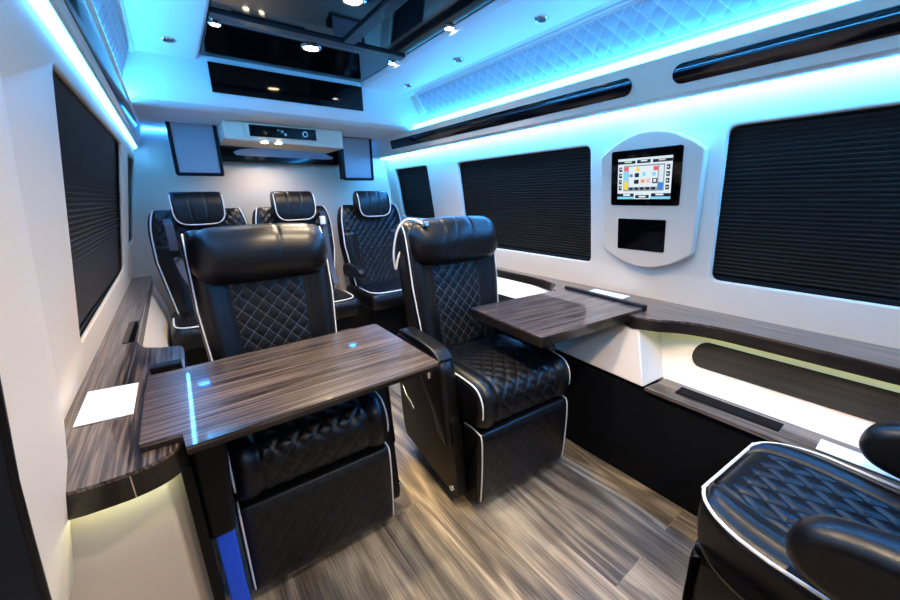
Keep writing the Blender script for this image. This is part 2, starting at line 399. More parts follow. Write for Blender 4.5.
# rear bulkhead, lowered, with a rolled lower lip
bp = [(2.665, 2.06), (2.665, 1.83), (2.668, 1.80), (2.68, 1.77), (2.71, 1.75), (2.76, 1.742), (3.5, 1.742), (3.5, 2.06)]
o = prism('ceiling.003', bp, lambda a, b: (-.25, a, b), lambda a, b: (1.86, a, b), M_CEIL, bev=0, ang=25); tag(o, kind='structure')
t = empty('bulkhead_mirror', (.755, 2.66, 1.91), label='wide shallow black gloss panel set in the face of the rear ceiling bulkhead', cat='ceiling panel')
box('gloss_panel', (-.455, -.012, -.075), (.455, .002, .078), M_GLOSS, t, bev=.003)
# black gloss ceiling panels
def cpanel(lo, hi, label):
    o = box('ceiling_panel', lo, hi, M_GLOSS, bev=.004); tag(o, label, 'ceiling panel', 'black gloss ceiling panels')
cpanel((.27, 2.10, 2.012), (1.205, 2.65, 2.03), 'black mirror gloss ceiling panel nearest the rear bulkhead')
cpanel((.27, 1.30, 2.012), (.84, 2.02, 2.03), 'black gloss ceiling panel in front of the rearmost one, on the left half')
cpanel((.90, .2, 2.012), (1.208, 2.02, 2.03), 'black gloss ceiling panel along the right soffit, reflecting a blue strip')
cpanel((.27, -1.5, 2.012), (.84, 1.26, 2.03), 'black gloss ceiling panel above the camera')
o = box('trim_3', (.265, -1.58, 2.02), (1.21, 2.66, 2.055), M_SMOKE, bev=0); tag(o, kind='structure')
o = box('trim_4', (.84, -1.5, 2.0), (.90, 2.02, 2.02), M_SMOKE, bev=.003); tag(o, kind='structure')
o = box('trim_5', (.27, 2.03, 2.0), (1.205, 2.09, 2.02), M_SMOKE, bev=.003); tag(o, kind='structure')
# overhead pods (light pelmet) along both walls
podR = [(1.80, 1.612), (1.64, 1.604), (1.622, 1.61), (1.617, 1.63), (1.592, 1.738), (1.60, 1.745), (1.72, 1.745), (1.80, 1.70)]
podL = [(-.16, 1.612), (-.115, 1.604), (-.108, 1.61), (-.105, 1.63), (-.072, 1.738), (-.078, 1.745), (-.10, 1.745), (-.18, 1.70)]
o = yprism('trim_6', podR, -1.58, 3.48, M_WALL); tag(o, kind='structure')
o = yprism('trim_7', podL, -1.58, 3.48, M_WALL); tag(o, kind='structure')
# back shell above the pods
o = yprism('trim_8', [(1.72, 1.62), (1.86, 1.62), (1.86, 2.06), (1.60, 2.06), (1.60, 1.99), (1.715, 1.80)], -1.58, 3.49, M_WALL); tag(o, kind='structure')
o = yprism('trim_9', [(-.175, 1.60), (-.30, 1.60), (-.30, 2.06), (-.06, 2.06), (-.06, 1.99), (-.11, 1.80)], -1.58, 3.49, M_WALL); tag(o, kind='structure')
# inlays in the right pod face: capsule shapes on the face
def inlay(name, fn, ya, yb, z0, z1, mat, label, cat, round_ends=(1, 1), th=.006):
    h = (z1-z0)/2; zc = (z0+z1)/2; poly = []; n = 10
    if round_ends[1]:
        for i in range(n+1): t = -PI/2+PI*i/n; poly.append((yb-h*1.0+h*math.cos(t)*1.0, zc+h*math.sin(t)))
    else: poly += [(yb, z0), (yb, z1)]
    if round_ends[0]:
        for i in range(n+1): t = PI/2+PI*i/n; poly.append((ya+h+h*math.cos(t), zc+h*math.sin(t)))
    else: poly += [(ya, z1), (ya, z0)]
    o = prism(name, poly, lambda a, b: fn(a, b, 0), lambda a, b: fn(a, b, th), mat); tag(o, label, cat); return o
def domed(fn, ya, yb, z0, z1, mat, label, round_ends, th=.003, c=.0045, ny=60):
    h = (z1-z0)/2; zc = (z0+z1)/2; T = [-1]+[-math.cos(PI*i/14) for i in range(15)]+[1]; V = []; F = []
    for k, t in enumerate(T):
        e = h*(1-math.sqrt(max(0, 1-t*t))); a = ya+(e if round_ends[0] else 0); b = yb-(e if round_ends[1] else 0)
        w = -.002 if k in (0, len(T)-1) else th+c*(1-t*t)
        for i in range(ny+1): V.append(fn(a+(b-a)*i/ny, zc+h*t, w))
    n = ny+1; m = len(T)
    for k in range(m-1):
        for i in range(ny): F.append((k*n+i, k*n+i+1, (k+1)*n+i+1, (k+1)*n+i))
    F.append(tuple(k*n for k in range(m))); F.append(tuple(k*n+ny for k in range(m-1, -1, -1)))
    o = mesh('gloss_trim', V, F, mat)
    bm = bmesh.new(); bm.from_mesh(o.data); bmesh.ops.recalc_face_normals(bm, faces=bm.faces); bm.to_mesh(o.data); bm.free()
    sharp(o, 30); tag(o, label, 'trim strip'); return o
pf = lambda y, z, w: (1.617-(z-1.63)*.2315-w, y, z)
domed(pf, .90, 3.0, 1.640, 1.706, M_INLAY, 'long black gloss trim strip on the right pelmet above the middle window', (1, 0))
domed(pf, -1.2, .745, 1.640, 1.706, M_INLAY, 'black gloss trim strip on the right pelmet above the window at the right edge', (0, 1))
pl = lambda y, z, w: (-.105+(z-1.63)*.3055+w, y, z)
domed(pl, -1.2, 3.0, 1.640, 1.706, M_INLAY, 'black gloss trim strip on the left pelmet above the left window', (0, 0))
# LED strips
def strip(pa, pb, wdt, mat, label, side=1, axis='y'):
    (x, y0, z), (x1, y1, z1) = pa, pb
    o = box('light_strip', (min(x, x1), min(y0, y1), min(z, z1)), (max(x, x1), max(y0, y1), max(z, z1)), mat, bev=0)
    tag(o, label, 'light strip'); return o
strip((1.715, -1.5, 1.596), (1.77, 3.45, 1.604), 0, M_LEDC, 'glowing cyan light strip under the right pelmet above the windows')
strip((-.135, -1.5, 1.594), (-.125, 3.45, 1.602), 0, M_LEDC, 'glowing cyan light strip under the left pelmet above the window')
strip((1.635, -1.5, 1.752), (1.66, 3.45, 1.787), 0, M_LEDU, 'glowing light strip on top of the right pelmet below the quilted panel')
strip((-.10, -1.5, 1.752), (-.092, 3.45, 1.772), 0, M_LEDL, 'glowing light strip on top of the left pelmet below the quilted panel')
strip((-.10, 3.478, 1.722), (1.70, 3.494, 1.736), 0, M_BLUEWASH, 'added blue light strip washing the top of the rear wall behind the speakers')  # added to wash the upper rear wall with blue
# quilted panels between pelmet and soffit
def qpanel(A, B, y0, y1, label, side):
    root = empty('quilted_panel', (A[0], (y0+y1)/2, A[1]), label=label, cat='wall panel')
    A = Vector(A); B = Vector(B); d = (B-A); Ln = d.length; d.normalize(); nrm = Vector((-d.y, d.x)) if side > 0 else Vector((d.y, -d.x))
    yc = (y0+y1)/2
    def P(u, v, w): q = d*v+nrm*w; return (q.x, u-yc, q.y)
    ny = int((y1-y0)/.008); nz = int(Ln/.008); V = []; UV = []; F = []
    for i in range(ny+1):
        for j in range(nz+1):
            u = y0+(y1-y0)*i/ny; v = Ln*j/nz
            e = min(u-y0, y1-u, v, Ln-v); k = min(1, e/.01)
            V.append(P(u, v, (.010+quilt(u, v, .072, .088, .0036, .09))*math.sqrt(k*(2-k)))); UV.append((u, v))
    for i in range(ny):
        for j in range(nz): a = i*(nz+1)+j; F.append((a, a+1, a+nz+2, a+nz+1))
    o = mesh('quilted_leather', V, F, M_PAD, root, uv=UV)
    o.location = (0, 0, 0)
    m = .016
    pts = [P(y0-m, -m, .004), P(y1+m, -m, .004), P(y1+m, Ln+m, .004), P(y0-m, Ln+m, .004)]
    bpol = [P(y0-2*m, -1.4*m, 0), P(y1+2*m, -1.4*m, 0), P(y1+2*m, Ln+1.4*m, 0), P(y0-2*m, Ln+1.4*m, 0)]
    back = [P(y0-2*m, -1.4*m, -.01), P(y1+2*m, -1.4*m, -.01), P(y1+2*m, Ln+1.4*m, -.01), P(y0-2*m, Ln+1.4*m, -.01)]
    hexa('backing', back+bpol, M_CEIL, root, bev=0)
    tube('piping', pts, .004, M_PIPE, root, closed=True)
    return root
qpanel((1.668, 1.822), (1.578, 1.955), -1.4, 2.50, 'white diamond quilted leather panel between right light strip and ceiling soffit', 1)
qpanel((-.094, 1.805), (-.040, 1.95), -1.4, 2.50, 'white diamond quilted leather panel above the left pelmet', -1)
# downlights
def downlight(x, y, z, mat, label, grp, r=.036, power=0, col=(1, .86, .66)):
    root = empty('downlight', (x, y, z), label=label, cat='ceiling light', group=grp)
    lathe('rim', [(r*.78, .004), (r*.8, -.004), (r*.95, -.007), (r*1.12, -.003), (r*1.14, .004)], M_CHROME, root)
    lathe('lens', [(r*.02, -.0025), (r*.5, -.003), (r*.8, -.002), (r*.8, .003)], mat, root)
    if power:
        l = bpy.data.lights.new('downlight_beam', 'SPOT'); l.energy = power; l.color = col; l.shadow_soft_size = .03; l.spot_size = math.radians(125); l.spot_blend = .7
        lo = bpy.data.objects.new('downlight_beam', l); C.objects.link(lo); lo.parent = root; lo.location = (0, 0, -.02)
    return root
WARM = (1, .80, .55); NEUT = (1, .88, .74)
for x, y, w, lb in ((.735, 2.20, 1, 'glowing warm downlight in the rearmost black ceiling panel'),
                    (.725, 1.61, 1, 'large glowing warm downlight at the top edge of the photo'),
                    (.30, 2.16, 0, 'small glowing white downlight at the left edge of the black ceiling'),
                    (1.195, 2.17, 0, 'glowing white downlight at the far end of the row beside the right soffit'),
                    (1.195, 1.60, 0, 'glowing white downlight at the near end of the row beside the right soffit'),
                    (.60, .95, 1, 'warm ceiling downlight above the folding table'),
                    (.60, .25, 1, 'warm ceiling downlight above the camera'),
                    (.60, -.70, 1, 'warm ceiling downlight behind the camera'),
                    (1.05, .75, 0, 'ceiling downlight above the gap between the recliners and the small table'),
                    (1.05, .1, 0, 'ceiling downlight above the foreground seat')):
    downlight(x, y, 2.008, M_LAMP if w else M_LAMPW, lb, 'lit ceiling downlights', .046 if w else .024, power=(50 if w else (15 if x > 1.1 else 5)), col=WARM if w else NEUT)
for x, y, lb in ((.126, 2.40, 'unlit chrome downlight in the left ceiling soffit'),
                 (1.43, 1.25, 'unlit chrome downlight in the right soffit, nearest of its three'),
                 (1.433, 1.84, 'unlit chrome downlight in the right soffit, middle of its three'),
                 (1.45, 2.42, 'unlit chrome downlight in the right soffit, farthest of its three')):
    downlight(x, y, 1.984, M_PLAST, lb, 'unlit soffit downlights', .028)

# ------------------------------------------------------------------ rear wall fittings
def speaker(cx, cz, y, w, h, rz, label, tilt=0):
    root = empty('speaker', (cx, y, cz), rz, label=label, cat='speaker', group='framed speakers on the rear wall')
    k = .0
    b = box('cabinet', (-w/2+.01, .0, -h/2+.01), (w/2-.01, .10, h/2-.01), M_PLAST, root, bev=.006)
    fr = holed('frame', rrect(-w/2, -h/2, w/2, h/2, .018), [rrect(-w/2+.022, -h/2+.022, w/2-.022, h/2-.022, .006)], M_PLAST, lambda a, c, d: Vector((a, -.008-d, c)), th=.02, bv=.004)
    fr.parent = root
    o = box('grille', (-w/2+.022, -.010, -h/2+.022), (w/2-.022, .001, h/2-.022), M_SPK, root, bev=.004)
    return root
speaker(.205, 1.60, 3.20, .285, .385, .0, 'grey framed speaker panel on the rear wall above the left rear seat')
speaker(1.378, 1.576, 3.22, .285, .37, .0, 'grey framed speaker panel on the rear wall above the right rear seat')
ac = empty('climate_unit', (.73, 2.93, 1.69), label='pale overhead climate unit with black vent panel hung below the bulkhead', cat='air conditioner')
b = [(-.40, -.030), (.40, -.045), (.40, .05), (-.40, .05)]
hexa('housing', [(-.375, .0, -.060), (.42, .0, -.078), (.42, .38, -.078), (-.375, .38, -.060), (-.375, -.0, .050), (.42, -.0, .050), (.42, .38, .050), (-.375, .38, .050)], M_WALL, ac, bev=.006)
box('surround', (-.255, -.010, -.042), (.245, .004, .044), M_WALL, ac, bev=.006)
box('vent_panel', (-.225, -.014, -.036), (.215, .0, .036), M_GLOSS, ac, bev=.002)
def kn(x, z, r, m, nm):
    lathe(nm, [(r*.3, -.004), (r*.85, -.008), (r, -.003), (r, .004)], m, ac, 16, Matrix.Translation((x, -.016, z)) @ Matrix.Rotation(PI/2, 4, 'X'))
kn(.135, 0.0, .019, M_CHROME, 'air_dial'); kn(.135, 0.0, .0125, M_PLAST, 'dial_centre')
kn(-.02, .006, .010, M_CHROME, 'air_dial'); kn(.0, -.012, .009, M_CHROME, 'air_dial'); kn(-.045, .012, .007, M_CHROME, 'air_dial')
for i, x in enumerate((-.135, -.045)):
    lathe('reading_lamp', [(.004, -.006), (.018, -.005), (.022, -.002), (.024, .004)], M_LAMP, ac, 16, Matrix.Translation((x, .02, -.066)))
    l = bpy.data.lights.new('reading_beam', 'SPOT'); l.energy = 4; l.color = (1, .88, .80); l.shadow_soft_size = .03; l.spot_size = math.radians(150); l.spot_blend = .8
    lo = bpy.data.objects.new('reading_beam', l); C.objects.link(lo); lo.parent = ac; lo.location = (x, .25, -.10); lo.rotation_euler = (math.radians(12), 0, 0)
sc = empty('overhead_screen', (.85, 3.39, 1.59), label='black gloss band with pale lens shaped insert between the two speakers', cat='panel')
box('gloss_band', (-.51, 0, -.062), (.47, .11, .075), M_GLOSS, sc, bev=.006)
pts = [(-.40, .005), (-.30, .035), (-.05, .045), (.25, .032), (.38, .0), (.36, -.018), (-.38, -.015)]
prism('lens_insert', catmull(pts, True, .03), lambda a, b: (a, -.012, b), lambda a, b: (a, 0, b), M_SPK, sc)

# ------------------------------------------------------------------ right side: console, ledge, shelf
def P_(off, yx, z):     # point on the right wall plane shifted inward
    return XR(z)-off
rt = empty('control_panel', (1.84, .89, 1.2), label='cream wall console with arched top, touchscreen and smaller blank black screen below it', cat='control panel')
def fC(u, z, w): return Vector((XR(z+1.2)-1.84-w, u, z))
ol = []
za, zb, yl, yr = .215, -.215, .228, -.235
pts = []
for i in range(17): t = i/16; y = yr+(yl-yr)*t; pts.append((y, .222+.095*(1-(2*t-1)**2)))      # arched top
for i in range(17): t = i/16; y = yl-.012+(yr-yl+.024)*t; pts.append((y, -.220-.092*(1-(2*t-1)**2)))
outl = rquad(pts, .010, 2)
def shell(name, poly, w0, w1, mat, bevw):
    return prism(name, poly, lambda a, b: fC(a, b, w0), lambda a, b: fC(a, b, w1), mat, rt, bev=bevw)
shell('body', outl, .0005, .045, M_WALL, .008)
def R4(y0, z0, y1, z1): return [(y0, z0), (y1, z0), (y1, z1), (y0, z1)]
shell('touchscreen_bezel', rrect(-.155, -.008, .165, .242, .01), .044, .050, M_GLOSS, .0015)
slot = shell('lower_screen', rrect(-.105, -.225, .125, -.072, .006), .044, .049, M_GLOSS, .0015)
# touchscreen picture
cols = {'w': (.85, .95, 1), 'k': (.01, .01, .015), 'c': (.25, .75, 1), 'o': (1, .35, .05), 'y': (1, .75, .1), 'r': (1, .12, .1), 'b': (.05, .25, .8), 'g': (.3, .35, .4), 'p': (1, .6, .55), 't': (.75, .9, .95), 'e': (.65, .95, .6)}
keys = list(cols); smats = [emit('screen_'+k, cols[k], 0.0 if k == 'k' else .75, .01) for k in keys]
bezy0, bezy1, bz0, bz1 = -.117, .130, .022, .205
q = [(0, 0, 1, 1, 'w'), (0, .0, 1, .05, 't'), (0, .06, .34, .13, 'k'), (.37, .05, .62, .13, 'k'), (.66, .06, 1, .13, 'k'), (.13, .07, .27, .1, 'e'), (.44, .06, .56, .09, 'w'), (.76, .07, .88, .1, 'p'),
     (0, .86, .33, .94, 'k'), (.36, .9, .62, .98, 'k'), (.66, .86, 1, .94, 'k'), (.12, .87, .26, .92, 'w'), (.43, .92, .56, .96, 'w'), (.74, .87, .88, .91, 'w'), (0, .94, .34, 1, 'c'), (.64, .94, 1, 1, 'c'),
     (.12, .17, .88, .80, 'g'), (.22, .2, .76, .7, 'w'), (.13, .2, .21, .45, 'r'), (.13, .3, .21, .55, 'c'), (.13, .55, .21, .76, 'y'), (.78, .2, .86, .6, 't'), (.78, .6, .86, .78, 'b'),
     (.36, .22, .43, .32, 'y'), (.68, .22, .76, .32, 'r'), (.34, .36, .42, .46, 'k'), (.24, .38, .3, .45, 'b'), (.48, .35, .54, .44, 'c'), (.66, .36, .73, .44, 'c'), (.33, .52, .42, .62, 'k'), (.46, .52, .53, .60, 'o'), (.56, .5, .63, .61, 'p'), (.67, .5, .76, .62, 'k'), (.69, .52, .74, .59, 'w')]
for i in range(5): q.append((.24+.105*i, .71, .31+.105*i, .77, 'k'))
for i in range(4): z = .2+.155*i; q += [(.03, z, .09, z+.11, 'k'), (.91, z, .97, z+.11, 'k'), (.05, z+.03, .08, z+.06, 'w'), (.92, z+.04, .95, z+.07, 'w')]
V = []; F = []; mi = []
for n, (a, b, c, d, k) in enumerate(q):
    w = .0508+.00006*n; y = lambda u: bezy1-(bezy1-bezy0)*u; z = lambda v: bz1-(bz1-bz0)*v
    i = len(V); V += [fC(y(a), z(d), w), fC(y(c), z(d), w), fC(y(c), z(b), w), fC(y(a), z(b), w)]; F.append((i, i+1, i+2, i+3)); mi.append(keys.index(k))
mesh('touchscreen_display', V, F, smats, rt, smooth=False, mi=mi)

# ledge along the right wall
edge = [(1.715, -1.5), (1.715, .0), (1.712, .35), (1.705, .48), (1.67, .59), (1.61, .67), (1.585, .725), (1.575, .76), (1.578, .785)]
inner = catmull([e for e in edge[1:8]], False, .03)
ledge_poly = [(1.715, -1.5)]+[tuple(p) for p in inner]+[(1.59, .80), (1.69, .80), (1.69, 1.29), (1.71, 1.31), (1.76, 1.33), (1.81, 1.37), (1.835, 1.43), (1.85, 1.50), (1.862, 1.6), (1.865, 3.4), (1.925, 3.4), (1.925, -1.5)]
rl = empty('wall_ledge', (1.8, .5, .66), label='dark zebra wood ledge running along the right wall under the windows', cat='ledge')
lp = [(a-1.8, b-.5) for a, b in ledge_poly]
slab('ledge_top', lp, .052, .06, M_WOODY, rl)
slab('ledge_edge', [(a, b) for a, b in lp], .032, .052, M_EDGE, rl)
tag(rl.children[1], 'darker wood edge band')
sk = [(a+.0042, b, .0285) for a, b in lp[:-2]]
ribbon('edge_skirt', sk, .047, .012, M_EDGE, rl, (0, 0, 1))
# light strip beneath the ledge
o = tube('light_strip', [(1.752, -1.4, .680), (1.752, .45, .680), (1.71, .62, .680), (1.66, .72, .680)], .005, M_LEDW); tag(o, 'glowing warm white light strip hidden under the right ledge', 'light strip')
o = tube('light_strip', [(1.888, 1.5, .680), (1.892, 3.3, .680)], .004, M_LEDW); tag(o, 'warm white light strip under the far end of the right ledge', 'light strip')
# lower wall, padded and sloping in
lw = yprism('trim_10', [(1.606, .468), (1.805, .682), (1.95, .682), (1.95, .44), (1.606, .44)], -1.58, 1.36, M_WALL); tag(lw, kind='structure')
lw = yprism('trim_11', [(1.70, .44), (1.69, .50), (1.74, .56), (1.80, .60), (1.862, .665), (1.95, .67), (1.95, .44)], 1.36, 3.49, M_WALL); tag(lw, kind='structure')
fw = lambda y, z, w: (1.606+(z-.468)*.928-w*.75, y, z+w*.65)
inlay('wood_inlay', fw, -1.2, .55, .540, .625, M_DARKWOOD, 'dark wood capsule inlay in the glowing panel below the right ledge', 'trim strip', (0, 1), th=.008)
inlay('wood_inlay', lambda y, z, w: (1.69+(z-.50)*.8-w*.75, y, z+w*.6), 1.42, 2.55, .505, .575, M_DARKWOOD, 'dark wood strip below the padded panel behind the far recliner', 'trim strip', (0, 0), th=.012)
# pedestal under the table
o = hexa('table_pedestal', [(1.452, .625, .468), (1.75, .60, .468), (1.75, 1.36, .468), (1.50, 1.30, .468), (1.585, .735, .662), (1.80, .735, .662), (1.80, 1.36, .662), (1.60, 1.25, .662)], M_WALL, bev=.006)
tag(o, 'cream wedge shaped pedestal under the small table beside the right wall', 'pedestal')
# lower shelf with vent, black box below
sh = empty('lower_shelf', (1.62, 0, .45), label='low wood shelf along the right wall with a black vent slot', cat='shelf')
slab('shelf_board', [(1.455-1.62, -1.5), (1.455-1.62, .62), (1.62-1.62, .60), (.02, -1.5)], .004, .018, M_WOODY, sh, bev=.002)
hv = [(1.512-1.62, .20), (1.512-1.62, .525), (1.578-1.62, .525), (1.578-1.62, .20)]
slab('vent', hv, .0165, .0215, M_MATTE, sh)
for i in range(6):
    box('vent_slat', (-.103+.0105*i, .205, .0215), (-.099+.0105*i, .52, .0235), M_PLAST, sh, bev=0)
o = box('floor_box', (1.47, -1.55, .0), (1.94, 3.48, .448), M_MATTE, bev=.006); tag(o, 'long matte black box on the floor under the right shelf', 'box')
# ------------------------------------------------------------------ left side console
ll = empty('wall_ledge', (-.18, 1.2, .66), label='dark zebra wood console top with rounded corner along the left wall', cat='ledge')
lpoly = [(-.315, .905), (-.24, .888), (-.17, .885), (-.12, .895), (-.085, .92), (-.065, .96), (-.058, 1.02), (-.055, 1.60), (-.065, 1.64), (-.12, 1.66), (-.17, 1.70), (-.19, 1.745), (-.20, 1.80), (-.205, 3.4), (-.315, 3.4)]
cpts = catmull(lpoly[1:7], False, .01)
lpoly = [lpoly[0]]+[tuple(p) for p in cpts]+lpoly[7:]
lq = [(a+.18, b-1.2) for a, b in lpoly]
slab('ledge_top', lq, .052, .06, M_WOODY, ll)
slab('ledge_edge', lq, -.002, .052, M_EDGE, ll); tag(ll.children[1], 'darker wood edge band')
tube('edge_joint', [(-.163+.18, .8845-1.2, .0), (-.163+.18, .8845-1.2, .052)], .0015, M_CHROME, ll)
lc = empty('side_console', (-.18, 1.3, 0), label='cream console cabinet below the left wood ledge', cat='cabinet')
slab('body', [(-.33+.18, .955-1.3), (-.125+.18, .955-1.3), (-.09+.18, .975-1.3), (-.085+.18, 1.02-1.3), (-.09+.18, 1.62-1.3), (-.33+.18, 1.66-1.3)], .0, .657, M_WALL, lc, bev=.006)
box('corner_post', (-.089+.18, .93-1.3, .0), (-.068+.18, .975-1.3, .657), M_PLAST, lc, bev=.003)
o = yprism('trim_12', [(-.33, 0), (-.16, 0), (-.16, .45), (-.215, .655), (-.33, .655)], 1.67, 3.49, M_WALL); tag(o, kind='structure')
o = tube('light_strip', [(-.30, .925, .650), (-.22, .912, .650), (-.15, .910, .650), (-.10, .93, .650)], .004, M_LEDW2); tag(o, 'glowing warm white light strip under the near end of the left console top', 'light strip')
o = tube('light_strip', [(-.225, 1.75, .650), (-.225, 3.3, .650)], .004, M_LEDW); tag(o, 'warm white light strip under the far narrow part of the left ledge', 'light strip')
o = box('cup_recess', (-.245, 1.80, .7195), (-.208, 2.12, .7225), M_GLOSS, bev=.001); tag(o, 'small black recess in the left ledge beside the rear window', 'tray')
hg = empty('hinge_block', (-.10, 1.38, .721), label='black hinge block at the far left corner of the folding table', cat='hinge')
box('block', (-.042, -.015, 0), (.038, .02, .034), M_PLAST, hg, bev=.004)
lathe('hinge_pin', [(.004, -.012), (.006, -.01), (.006, .01), (.004, .012)], M_CHROME, hg, 12, Matrix.Translation((.015, -.024, .008)) @ Matrix.Rotation(PI/2, 4, 'X'))
def card(poly, z, label):
    slabo = slab('white_card', poly, z, z+.003, M_CARD, bev=.0008); tag(slabo, label, 'card'); return slabo
card([(-.286, 1.165), (-.172, 1.15), (-.172, 1.355), (-.286, 1.375)], .721, 'blank white rectangular card lying on the left wood console')
card([(1.79, .935), (1.875, .935), (1.875, 1.14), (1.79, 1.14)], .721, 'blank white card on the right ledge below the touchscreen console')
card([(1.49, -.16), (1.565, -.16), (1.565, .105), (1.49, .105)], .470, 'blank white card on the low right shelf beside the foreground seat')
# black entry trim at far left
prow = [(.80, .02), (.76, .40), (.677, .683), (.611, .837), (.564, .95), (.528, 1.071), (.50, 1.16)]
pts = [fL(y-.004, z, .084) for y, z in prow]
o = tube('edge_seal', pts, .007, M_PLAST, n=12); tag(o, 'black rubber seal strip running down the near left pillar', 'seal')
pp = [(y-.012, z) for y, z in prow]+[(-1.5, 1.16), (-1.5, .02)]
o = prism('cab_partition', pp, lambda a, b: fL(a, b, .074), lambda a, b: fL(a, b, .086), M_MATTE)
tag(o, 'matte black partition at the left edge of the photo in front of the pillar', 'partition')

# ------------------------------------------------------------------ tables
t1 = empty('folding_table', (.225, 1.11, 0), label='large glossy zebra wood folding table in front of the left recliner', cat='table')
tp = [(-.372, -.165), (-.295, -.172), (-.290, -.236)]+[(.375-.012+.012*math.cos(-PI/2+PI/2*i/4), -.236+.012+.012*math.sin(-PI/2+PI/2*i/4)) for i in range(5)]+[(.375-.012+.012*math.cos(PI/2*i/4), .236-.012+.012*math.sin(PI/2*i/4)) for i in range(5)]+[(-.372, .236)]
slab('tabletop', tp, .733, .741, M_WOODX, t1)
slab('table_edge', tp, .7205, .733, M_EDGE, t1); tag(t1.children[1], 'darker wood edge band')
box('support_rail', (-.27, -.12, .690), (.25, -.07, .7205), M_PLAST, t1)
box('support_rail', (-.27, .07, .690), (.25, .12, .7205), M_PLAST, t1)
hexa('folding_arm', [(-.293, -.17, .42), (-.235, -.17, .42), (-.235, .10, .42), (-.293, .10, .42), (-.293, -.17, .70), (-.215, -.17, .70), (-.215, .10, .70), (-.293, .10, .70)], M_PLAST, t1, bev=.012)
sv = box('blue_lit_panel', (-.282, -.160, .0), (-.240, -.08, .42), M_BLUELIT, t1, bev=.004); tag(sv, 'lower side panel with blue light painted in')  # stands in for the blue-lit console side; the light is painted as colour
lathe('hinge_pin', [(.004, -.02), (.008, -.018), (.008, .018), (.004, .02)], M_CHROME, t1, 12, Matrix.Translation((.345, -.215, .708)))
o = box('accent_panel', (-.02, .90, .03), (.0, 1.0, .40), M_BLUELIT, bev=.004) if 0 else None
t2 = empty('folding_table', (1.38, 1.04, 0), -.08, label='small zebra wood table fixed to the right wall beside the far recliner', cat='table')
tp2 = rrect(-.335, -.245, .335, .215, .010, 4)
slab('tabletop', tp2, .727, .735, M_WOODX, t2)
slab('table_edge', tp2, .692, .727, M_EDGE, t2); tag(t2.children[1], 'darker wood edge band')
box('underframe', (-.30, -.21, .677), (.28, .18, .692), M_PLAST, t2)
box('slide_rail', (.315, -.25, .705), (.345, .22, .748), M_PLAST, t2, bev=.006)
tag(t2.children[-1], 'black rail along the wall side')

# ------------------------------------------------------------------ seats
ESC = dict(px=.062, pz=.075)
CUSH = [(-.15, .375), (-.285, .385), (-.318, .43), (-.322, .49), (-.300, .538), (-.25, .560), (-.12, .560), (.05, .545), (.20, .53), (.24, .47), (.20, .385), (.05, .375)]
LEGR = [(-.20, .045), (-.29, .045), (-.312, .06), (-.320, .15), (-.322, .28), (-.316, .355), (-.295, .372), (-.22, .372), (-.195, .34), (-.19, .08)]
BACK = [(.13, .48), (.145, .60), (.175, .75), (.205, .90), (.235, 1.03), (.260, 1.10), (.30, 1.135), (.345, 1.125), (.365, 1.07), (.345, .93), (.315, .75), (.285, .58), (.26, .47), (.19, .44)]
def cush_disp(x, s, y, z, n):
    ax = abs(x); up = max(0, n.y)*1.0; fr = max(0, -n.x)
    k = min(1, up+fr)
    d = 0
    if ax < .165: d += quilt(x, s, .062, .075, .0046, .07)*k*min(1, (.165-ax)/.012)
    d += .012*math.exp(-((ax-.205)/.03)**2)*k - .006*math.exp(-((ax-.167)/.008)**2)*k
    return d
def cush_mat(x, s, y, z, n): return 1 if abs(x) < .163 and (n.y > .25 or n.x < -.3) and z > .40 else 0
def back_disp(x, s, y, z, n):
    ax = abs(x); k = max(0, -n.x)
    d = .022*math.exp(-((ax-.205)/.045)**2)*k
    d -= .006*math.exp(-((ax-.135)/.008)**2)*k
    if ax < .135: d += quilt(x, s, .055, .06, .0022, .08)*k*min(1, (.135-ax)/.01)*min(1, max(0, (1.0-z)/.02))
    return d
def back_mat(x, s, y, z, n): return 1 if abs(x) < .132 and n.x < -.5 and .55 < z < .98 else 0
def leg_disp(x, s, y, z, n):
    k = max(0, -n.x); e = min(1, max(0, (.235-abs(x))/.03), max(0, (.36-z)/.02), max(0, (z-.06)/.02))
    return quilt(x, s, .062, .075, .0018, .08)*k*e+.004*k*e
def roll_prof(cy, cz, ry, rz, tilt=.2):
    out = []
    for i in range(14):
        a = 2*PI*i/14; y = ry*math.cos(a); z = rz*math.sin(a)
        out.append((cy+y*math.cos(tilt)+z*math.sin(tilt), cz-y*math.sin(tilt)+z*math.cos(tilt)))
    return out
def roll_disp(wr):
    def f(x, s, y, z, n):
        d = -.004*math.exp(-((x-.055)/.006)**2)*max(0, math.sin(s*9)) if wr else 0
        d += .003*math.sin(x*24+s*9)*max(0, -n.x)
        d -= .012*(abs(x)/.25)**2
        if wr > 1: d -= .0035*math.exp(-((x+.02-.02*math.sin(s*14))/.005)**2)+.003*math.exp(-((x+.10)/.005)**2)
        return d
    return f
